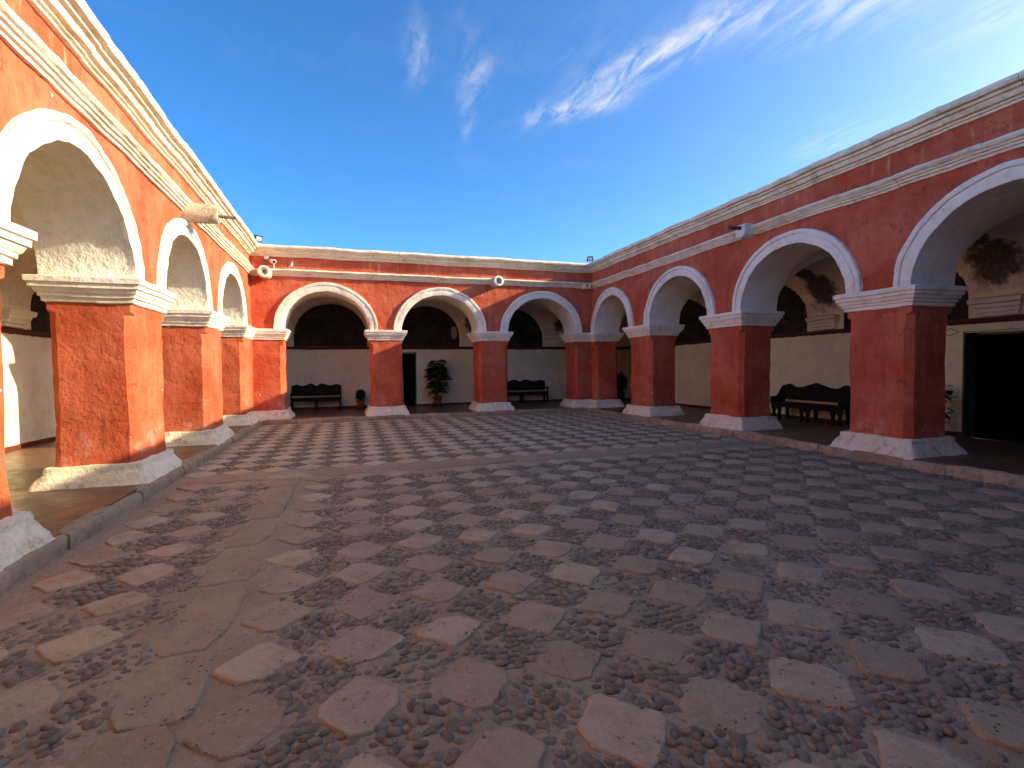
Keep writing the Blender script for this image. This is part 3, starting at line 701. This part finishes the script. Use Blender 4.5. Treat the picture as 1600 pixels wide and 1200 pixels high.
# ------------------------------------------------------------------ benches
def bench(org, mpf, width, style, label):
    """mpf(a, b, z): a along the bench from 0 to width, b from the wall out."""
    t = empty('bench', org); tag(t, label, 'bench', 'dark wooden benches in the galleries')
    W = width
    def P(name, polys, t0, t1, axis, parent=t):
        mb = MB()
        for poly in polys:
            if axis == 'b': mb.prism(poly, 'b', t0, t1, lambda q, a, z: mpf(a, q, z))
            elif axis == 'a': mb.prism(poly, 'a', t0, t1, lambda q, b_, z: mpf(q, b_, z))
        return mb.build(name, M['wood'], parent)
    n = 60; top = []
    for k in range(n + 1):
        s = k / n; q = 2 * s - 1
        if style == 'scroll': h_ = .86 + .12 * math.exp(-(q / .30) ** 2) + .10 * math.exp(-((abs(q) - .80) / .13) ** 2) + (.015 if abs(q) < .06 else 0) - .02 * max(0, (abs(q) - .9) / .1)
        else: h_ = .90 + .075 * math.exp(-((abs(q) - .22) / .17) ** 2) + .045 * math.exp(-((abs(q) - .80) / .12) ** 2) - .03 * math.exp(-(q / .08) ** 2)
        top.append((s * W, ZF + h_))
    low = ZF + .53
    P('backrest', [[(0, low), (W, low)] + top[::-1]], .05, .085, 'b')
    P('top_rail', [[(a, z - .055) for a, z in top] + [(a, z + .006) for a, z in top[::-1]]], .045, .096, 'b')
    P('seat', [[(-.01, ZF + .43), (W + .01, ZF + .43), (W + .01, ZF + .465), (-.01, ZF + .465)]], .05, .50, 'b')
    P('apron', [[(.05, ZF + .33), (W - .05, ZF + .33), (W - .05, ZF + .429), (.05, ZF + .429)]], .455, .480, 'b')
    for s in (0, 1):
        a0 = 0 if s == 0 else W - .05
        if style == 'scroll':
            poly = [(.05, ZF + .40), (.05, ZF + .93)] + [(.05 + .46 * k / 12, ZF + .93 - .31 * (.5 - .5 * math.cos(math.pi * min(1, k / 8)))) for k in range(1, 13)] + [(.54, ZF + .60), (.53, ZF + .40)]
        else:
            poly = [(.05, ZF + .60), (.05, ZF + .66), (.46, ZF + .66), (.50, ZF + .64), (.50, ZF + .60)]
        P('armrest', [poly], a0, a0 + .05, 'a')
        if style != 'scroll': P('arm_post', [[(.44, ZF + .40), (.44, ZF + .60), (.49, ZF + .60), (.49, ZF + .40)]], a0 + .002, a0 + .048, 'a')
    legs = [0, .5, 1]
    for s in legs:
        a0 = s * (W - .30) if style == 'scroll' else s * (W - .07)
        if style == 'scroll':
            for side in (0, 1):
                q = (lambda a: a0 + a) if side == 0 else (lambda a: a0 + .30 - a)
                poly = [(q(0.0), ZF + .42), (q(.15), ZF + .42), (q(.149), ZF + .30), (q(.12), ZF + .285), (q(.088), ZF + .22), (q(.085), ZF + .09), (q(.10), ZF), (q(.02), ZF), (q(.03), ZF + .10), (q(.02), ZF + .22), (q(-.01), ZF + .33)]
                P('leg', [poly], .43, .49, 'b')
            P('leg', [[(a0 + .10, ZF), (a0 + .10, ZF + .43), (a0 + .18, ZF + .43), (a0 + .18, ZF)]], .06, .12, 'b')
        else:
            for b0 in (.06, .43): P('leg', [[(a0, ZF), (a0, ZF + .43), (a0 + .065, ZF + .43), (a0 + .065, ZF)]], b0, b0 + .06, 'b')
    return t
bench((-1.19, IB - .3, ZF), lambda a, b, z: Vector((-2.05 + a, IB - b - .03, z)), 1.74, 'plain', 'dark wooden bench by the small fern, under the left arch of the far gallery')
bench((6.85, IB - .3, ZF), lambda a, b, z: Vector((5.75 + a, IB - b - .03, z)), 2.25, 'wave', 'black bench under the right arch of the far gallery, partly behind a pier')
bench((IR - .3, 10.05, ZF), lambda a, b, z: Vector((IR - b - .04, 9.02 + a, z)), 2.1, 'scroll', 'carved bench with scrolled arms against the cream wall of the right gallery')

# ------------------------------------------------------------------ potted plants
def pot(t, x, y, z0, r0, r1, h, mat, stand=0):
    if stand:
        mb = MB(); mb.tube([(x + r1 * math.cos(k * .35), y + r1 * math.sin(k * .35), z0 + stand) for k in range(19)], .008, 6, False); mb.build('stand_ring', M['iron'], t)
        for k in range(3):
            a = k * 2.1 + .4; mb = MB(); mb.tube([(x + r1 * math.cos(a), y + r1 * math.sin(a), z0 + stand + .05), (x + r1 * 1.08 * math.cos(a), y + r1 * 1.08 * math.sin(a), z0)], .008, 6); mb.build('stand_leg', M['iron'], t)
    b = z0 + stand * .45; prof = [(.0, 0), (r0, 0), (r0 * .5 + r1 * .5, h * .55), (r1, h * .8), (r1 * 1.1, h * .8), (r1 * 1.12, h), (r1 * .98, h), (r1 * .95, h * .9)]
    n = 20; vs_ = [(x + r * math.cos(2 * math.pi * j / n), y + r * math.sin(2 * math.pi * j / n), b + z) for r, z in prof for j in range(n)]
    p = obj('pot', vs_, [(i * n + j, i * n + (j + 1) % n, (i + 1) * n + (j + 1) % n, (i + 1) * n + j) for i in range(len(prof) - 1) for j in range(n)], mat, t); sharpen(p, 40)
    obj('soil', [(x + r1 * .96 * math.cos(2 * math.pi * j / n), y + r1 * .96 * math.sin(2 * math.pi * j / n), b + h * .9) for j in range(n)] + [(x, y, b + h * .93)], [(j, (j + 1) % n, n) for j in range(n)], M['soil'], p)
    return b + h * .9
def leaf_mesh(seed):
    r = random.Random(seed); ring = []
    for k in range(18):                           # lobed, broad, drooping leaf, tip along +x
        a = 2 * math.pi * k / 18; rr = .5 + .09 * math.cos(5 * a) + .10 * math.cos(a) + r.uniform(-.03, .03)
        X = .45 + rr * math.cos(a) * .95; Y = rr * math.sin(a) * .9
        ring.append((X, Y, .10 * abs(Y) - .20 * X * X + .03 * math.sin(3 * a)))
    vs_ = [(.42, 0, -.02)] + ring
    me = bpy.data.meshes.new('leaf'); me.from_pydata([Vector(v) for v in vs_], [], [(0, 1 + k, 1 + (k + 1) % 18) for k in range(18)])
    me.materials.append(M['leaf']); me.polygons.foreach_set('use_smooth', [True] * 18); me.update(); return me
LEAF = [leaf_mesh(k) for k in range(5)]
def leafy(x, y, label, z0, h, rx, nleaf, size, seed, r1=.17, stand=.14):
    t = empty('potted_plant', (x, y, z0)); tag(t, label, 'plant', 'potted plants in the galleries'); r = random.Random(seed)
    zt = pot(t, x, y, z0, r1 * .68, r1, r1 * 1.9, M['terracotta'], stand)
    mb = MB(); mb.tube([(x, y, zt - .02), (x + .02, y, zt + h * .35), (x - .03, y + .02, zt + h * .7), (x + .01, y, zt + h * .95)], [.022, .018, .013, .006], 7); mb.build('stem', M['stem'], t)
    for k in range(nleaf):
        s = (k + .5) / nleaf; z = zt + h * (.16 + .82 * s); a = k * 2.4 + r.uniform(-.4, .4)
        env = rx * (.35 + .65 * math.sin(math.pi * min(1, .12 + s * .80))) * r.uniform(.35, 1.0)
        bx, by = x + env * .45 * math.cos(a), y + env * .45 * math.sin(a)
        mb = MB(); mb.tube([(x, y, z - .06), ((x + bx) / 2, (y + by) / 2, z + .0), (bx, by, z)], .005, 5); mb.build('leaf_stalk', M['stem'], t)
        o = place('leaf', LEAF[r.randrange(5)], t, (bx, by, z)); o.rotation_euler = (r.uniform(-.35, .35), r.uniform(-.35, .55), a + r.uniform(-.5, .5)); o.scale = (size * r.uniform(.8, 1.2),) * 3
    return t
leafy(3.30, IB - .42, 'tall broad-leaved plant in a terracotta pot beside the narrow doorway', ZF, 1.50, .64, 100, .30, 3)
leafy(IR - .42, 7.08, 'leafy plant mostly hidden behind the nearest right pier, beside the wide doorway', ZF, .80, .42, 34, .22, 8, .16, .05)
def ferny(x, y, label, z0, h, rx, seed, n=150, r1=.15, drop=.12):
    t = empty('potted_plant', (x, y, z0)); tag(t, label, 'plant', 'potted plants in the galleries'); r = random.Random(seed)
    zt = pot(t, x, y, z0, r1 * .7, r1, r1 * 1.7, M['terracotta'], .12); mb = MB()
    for k in range(n):
        a = r.uniform(0, 6.28); el = math.asin(r.uniform(-.75, 1)); rr = r.uniform(.75, 1.08); pts = []
        tip = Vector((x + rx * rr * math.cos(el) * math.cos(a), y + rx * rr * math.cos(el) * math.sin(a), zt + h * .42 + h * .55 * rr * math.sin(el)))
        mid_ = Vector((x, y, zt)).lerp(tip, .5) + Vector((0, 0, h * .22 + drop * .3))
        for i in range(5):
            s = i / 4; pts.append(Vector((x, y, zt)) * (1 - s) ** 2 + mid_ * (2 * s * (1 - s)) + tip * s * s)
        sd = Vector((-math.sin(a), math.cos(a), 0)) * .014
        vs_ = []; wd = [.5, 1.2, 1.2, .9, .1]
        for i, p in enumerate(pts): vs_ += [p - sd * wd[i], p + sd * wd[i]]
        mb.add(vs_, [(2 * i, 2 * i + 1, 2 * i + 3, 2 * i + 2) for i in range(4)])
    mb.build('fronds', M['fern'], t)
ferny(.38, IB - .35, 'small bushy fern in a pot on the floor right of the far-left bench', ZF, .50, .28, 4, 460)
ferny(10.95, 18.9, 'big dark round plant in the shadowy far right corner of the gallery', ZF, .95, .46, 12, 620, .2, .16)

# ------------------------------------------------------------------ spouts and fittings
def drum_spout(label, base, dirv, rad, ln, pipe=None, ring=True):
    t = empty('water_spout', base); tag(t, label, 'water spout', 'stone water spouts'); d = Vector(dirv).normalized(); b = Vector(base)
    s = d.cross(Vector((0, 0, 1))).normalized(); u_ = Vector((0, 0, 1)); n = 22; vs_ = []
    prof = [(rad * .98, -.2), (rad * 1.0, 0), (rad * 1.04, ln * .35), (rad * 1.0, ln * .8), (rad * .97, ln * .97), (rad * .90, ln), (rad * .62, ln), (rad * .60, ln - .015), (rad * .40, ln - .012), (rad * .30, ln - .03), (rad * .28, ln - .16)]
    for r_, q in prof:
        for j in range(n):
            a = 2 * math.pi * j / n; P = b + d * q + (s * math.cos(a) + u_ * math.sin(a)) * r_
            vs_.append(P + noise.noise_vector(P * 8) * .012)
    fs = [(i * n + j, i * n + (j + 1) % n, (i + 1) * n + (j + 1) % n, (i + 1) * n + j) for i in range(len(prof) - 1) for j in range(n)] + [tuple((len(prof) - 1) * n + j for j in range(n))]
    sharpen(obj('drum', vs_, fs, M['spout'], t), 50)
    if ring:
        vs_ = []
        for r_, q in ((rad * .90, ln + .002), (rad * 1.0, ln - .02), (rad * 1.0, ln + .012), (rad * .92, ln + .02), (rad * .66, ln + .02), (rad * .62, ln + .004)):
            vs_ += [b + d * q + (s * math.cos(2 * math.pi * j / n) + u_ * math.sin(2 * math.pi * j / n)) * r_ for j in range(n)]
        sharpen(obj('rim', vs_, [(i * n + j, i * n + (j + 1) % n, (i + 1) * n + (j + 1) % n, (i + 1) * n + j) for i in range(5) for j in range(n)], M['white'], t), 40)
    if pipe:
        mb = MB(); p0 = b + d * (ln - .14) + Vector((0, 0, -.02)); mb.tube([p0, b + d * (ln + pipe) + Vector((0, 0, -.035))], .03, 10); mb.build('pipe', M['lead'], t)
    return t
drum_spout('lichened stone spout with a lead pipe on the sunlit left wing', (XL + .02, 10.48, 4.50), (1, 0, 0), .170, .54, .28, False)
drum_spout('round stone spout in the far left corner of the cornice', (-2.33, YB - .02, 4.555), (0, -1, 0), .175, .42)
drum_spout('round stone spout in the middle of the far cornice', (4.86, YB - .02, 4.575), (0, -1, 0), .175, .42)
# corner gutter (U channel)
t = empty('gutter_spout', (8.28, YB - .02, 4.43)); tag(t, 'short U-shaped gutter spout in the far right corner', 'water spout', 'stone water spouts')
mb = MB(); U = []
for k in range(13): a = math.pi + math.pi * k / 12; U.append((.12 * math.cos(a), .12 * math.sin(a)))
for k in range(12, -1, -1): a = math.pi + math.pi * k / 12; U.append((.065 * math.cos(a), .065 * math.sin(a)))
U = [(-.12, .10)] + U[:13] + [(.12, .10), (.065, .10)] + U[13:] + [(-.065, .10)]
mb.prism(U, 'y', YB - .34, YB + .05, lambda q, a, z: Vector((8.25 + a, q, 4.575 + z))); mb.build('channel', M['cornice'], t)
# right wing: squared block with a rusty pipe
t = empty('water_spout', (XR - .02, 9.05, 4.45)); tag(t, 'squared stone spout with rusty pipe on the shaded right wing', 'water spout', 'stone water spouts')
mb = MB(); poly = [(-.13, .13), (.13, .13), (.14, .02), (.12, -.09), (.05, -.15), (-.05, -.15), (-.12, -.09), (-.14, .02)]
mb.prism(poly, 'x', XR + .05, XR - .33, lambda q, a, z: disp(Vector((q, 9.05 + a, 4.60 + z)), .6)); mb.build('block', M['soffit'], t)
mb = MB(); mb.tube([(XR - .25, 9.05, 4.655), (XR - .62, 9.06, 4.645)], .042, 12); mb.build('pipe', M['rust'], t)
# security camera and junction box, floodlights, small fitting
t = empty('security_camera', (-2.10, YB, 4.74)); tag(t, 'white security camera on a bracket above the far left spout', 'camera')
mb = MB(); mb.tube([(-2.10, YB - .05, 4.73), (-2.09, YB - .17, 4.78), (-2.09, YB - .20, 4.86)], .016, 8); mb.build('bracket', M['plastic'], t)
mb = MB(); mb.tube([(-2.17, YB - .08, 4.93), (-2.16, YB - .10, 4.93), (-2.06, YB - .33, 4.875), (-2.055, YB - .34, 4.873)], [.045, .062, .062, .05], 14); mb.build('housing', M['plastic'], t)
mb = MB(); mb.tube([(-2.057, YB - .335, 4.874), (-2.05, YB - .352, 4.870)], .045, 14); mb.build('lens', M['black'], t)
t = empty('junction_box', (-2.30, YB, 4.82)); tag(t, 'small pale junction box with cable beside the security camera', 'junction box')
mb = MB(); mb.box(-2.36, -2.24, YB - .10, YB - .012, 4.99, 5.08); mb.build('box', M['plastic'], t)
mb = MB(); mb.tube([(-2.30, YB - .05, 4.99), (-2.31, YB - .03, 4.90), (-2.27, YB - .03, 4.80), (-2.28, YB - .05, 4.70)], .012, 6); mb.build('cable', M['lead'], t)
t = empty('pigeon', (-1.62, YB - .12, 4.72)); tag(t, 'pale bird perched on the far cornice right of the camera', 'bird')
vs_ = []; n = 10
body = [(-.15, .02, .012), (-.10, .045, .03), (-.04, .075, .05), (.02, .10, .055), (.055, .135, .04), (.075, .17, .027), (.095, .19, .028), (.115, .19, .016), (.14, .183, .004)]
for q, z, r_ in body: vs_ += [Vector((-1.62 + q * .55, YB - .12 - q * .5, 4.735 + z)) + Vector((.67 * math.cos(2 * math.pi * j / n), .74 * math.cos(2 * math.pi * j / n), math.sin(2 * math.pi * j / n))) * r_ for j in range(n)]
obj('body', vs_, [(i * n + j, i * n + (j + 1) % n, (i + 1) * n + (j + 1) % n, (i + 1) * n + j) for i in range(len(body) - 1) for j in range(n)] + [tuple(range(n))], plain('pale_plumage', (.52, .48, .44), .8, .2), t, None, True)
mb = MB()
for s in (-1, 1): mb.tube([(-1.62 + s * .015, YB - .12, 4.79), (-1.62 + s * .017, YB - .125, 4.715)], .005, 5)
mb.build('legs', M['rust'], t)
def flood(label, x, y, z, face):
    t = empty('floodlight', (x, y, z)); tag(t, label, 'floodlight', 'floodlights at the roof corners'); d = Vector(face).normalized(); s = d.cross(Vector((0, 0, 1))).normalized(); u_ = s.cross(d)
    def bx(name, mat, hw, hh, q0, q1, dz=0):
        c = Vector((x, y, z + .16)); obj(name, [c + s * a + u_ * b + d * q for q in (q0, q1) for b in (-hh + dz, hh + dz) for a in (-hw, hw)], [(0, 1, 3, 2), (4, 5, 7, 6), (0, 1, 5, 4), (2, 3, 7, 6), (0, 2, 6, 4), (1, 3, 7, 5)], mat, t)
    bx('housing', M['black'], .105, .085, -.05, .04); bx('glass', M['lens'], .075, .055, .041, .046); bx('visor', M['black'], .105, .006, .041, .075, .082)
    mb = MB(); mb.tube([Vector((x, y, z - .02)) - s * .115, Vector((x, y, z + .16)) - s * .115], .010, 6); mb.tube([Vector((x, y, z - .02)) + s * .115, Vector((x, y, z + .16)) + s * .115], .010, 6)
    mb.tube([Vector((x, y, z - .015)) - s * .115, Vector((x, y, z - .015)) + s * .115], .010, 6); mb.build('bracket', M['black'], t)
flood('floodlight standing on the far left roof corner', -2.50, YB - .14, 5.41, (.75, -1, -.25))
flood('floodlight standing on the far right roof corner', 8.42, YB - .18, 5.41, (-.55, -1, -.35))
# medallion on the mural and the painted lozenge by the wide doorway
t = empty('oval_plaque', (4.08, IB - .04, 2.8)); tag(t, 'pale oval plaque on the dark mural under the middle far arch', 'plaque')
n = 28; vs_ = [(4.08 + .13 * s_ * math.cos(2 * math.pi * j / n), IB - .035 - q, 3.08 + .27 * s_ * math.sin(2 * math.pi * j / n)) for s_, q in ((1, 0), (1, .02), (.86, .032), (.84, .022)) for j in range(n)]
obj('rim', vs_, [(i * n + j, i * n + (j + 1) % n, (i + 1) * n + (j + 1) % n, (i + 1) * n + j) for i in range(3) for j in range(n)] + [tuple(range(n))], M['medal'], t)
obj('panel', [(4.08 + .11 * math.cos(2 * math.pi * j / n), IB - .06, 3.08 + .23 * math.sin(2 * math.pi * j / n)) for j in range(n)] + [(4.08 + .11 * math.cos(2 * math.pi * j / n), IB - .04, 3.08 + .23 * math.sin(2 * math.pi * j / n)) for j in range(n)], [tuple(range(n)), tuple(range(n, 2 * n))] + [(j, (j + 1) % n, n + (j + 1) % n, n + j) for j in range(n)], M['medal'], t)
t = empty('painted_lozenge', (IR - .02, 7.1, 2.2)); tag(t, 'thin painted lozenge outline on the wall left of the wide doorway', 'wall painting')
cs = [(-.16, 0), (0, .075), (.16, 0), (0, -.075)]; mb = MB()
for k in range(4):
    a, b = cs[k], cs[(k + 1) % 4]; mb.tube([(IR - .012, 7.06 + a[0], 2.27 + a[1]), (IR - .012, 7.06 + b[0], 2.27 + b[1])], .007, 5)
mb.build('outline', M['line'], t)
bpy.context.view_layer.update()
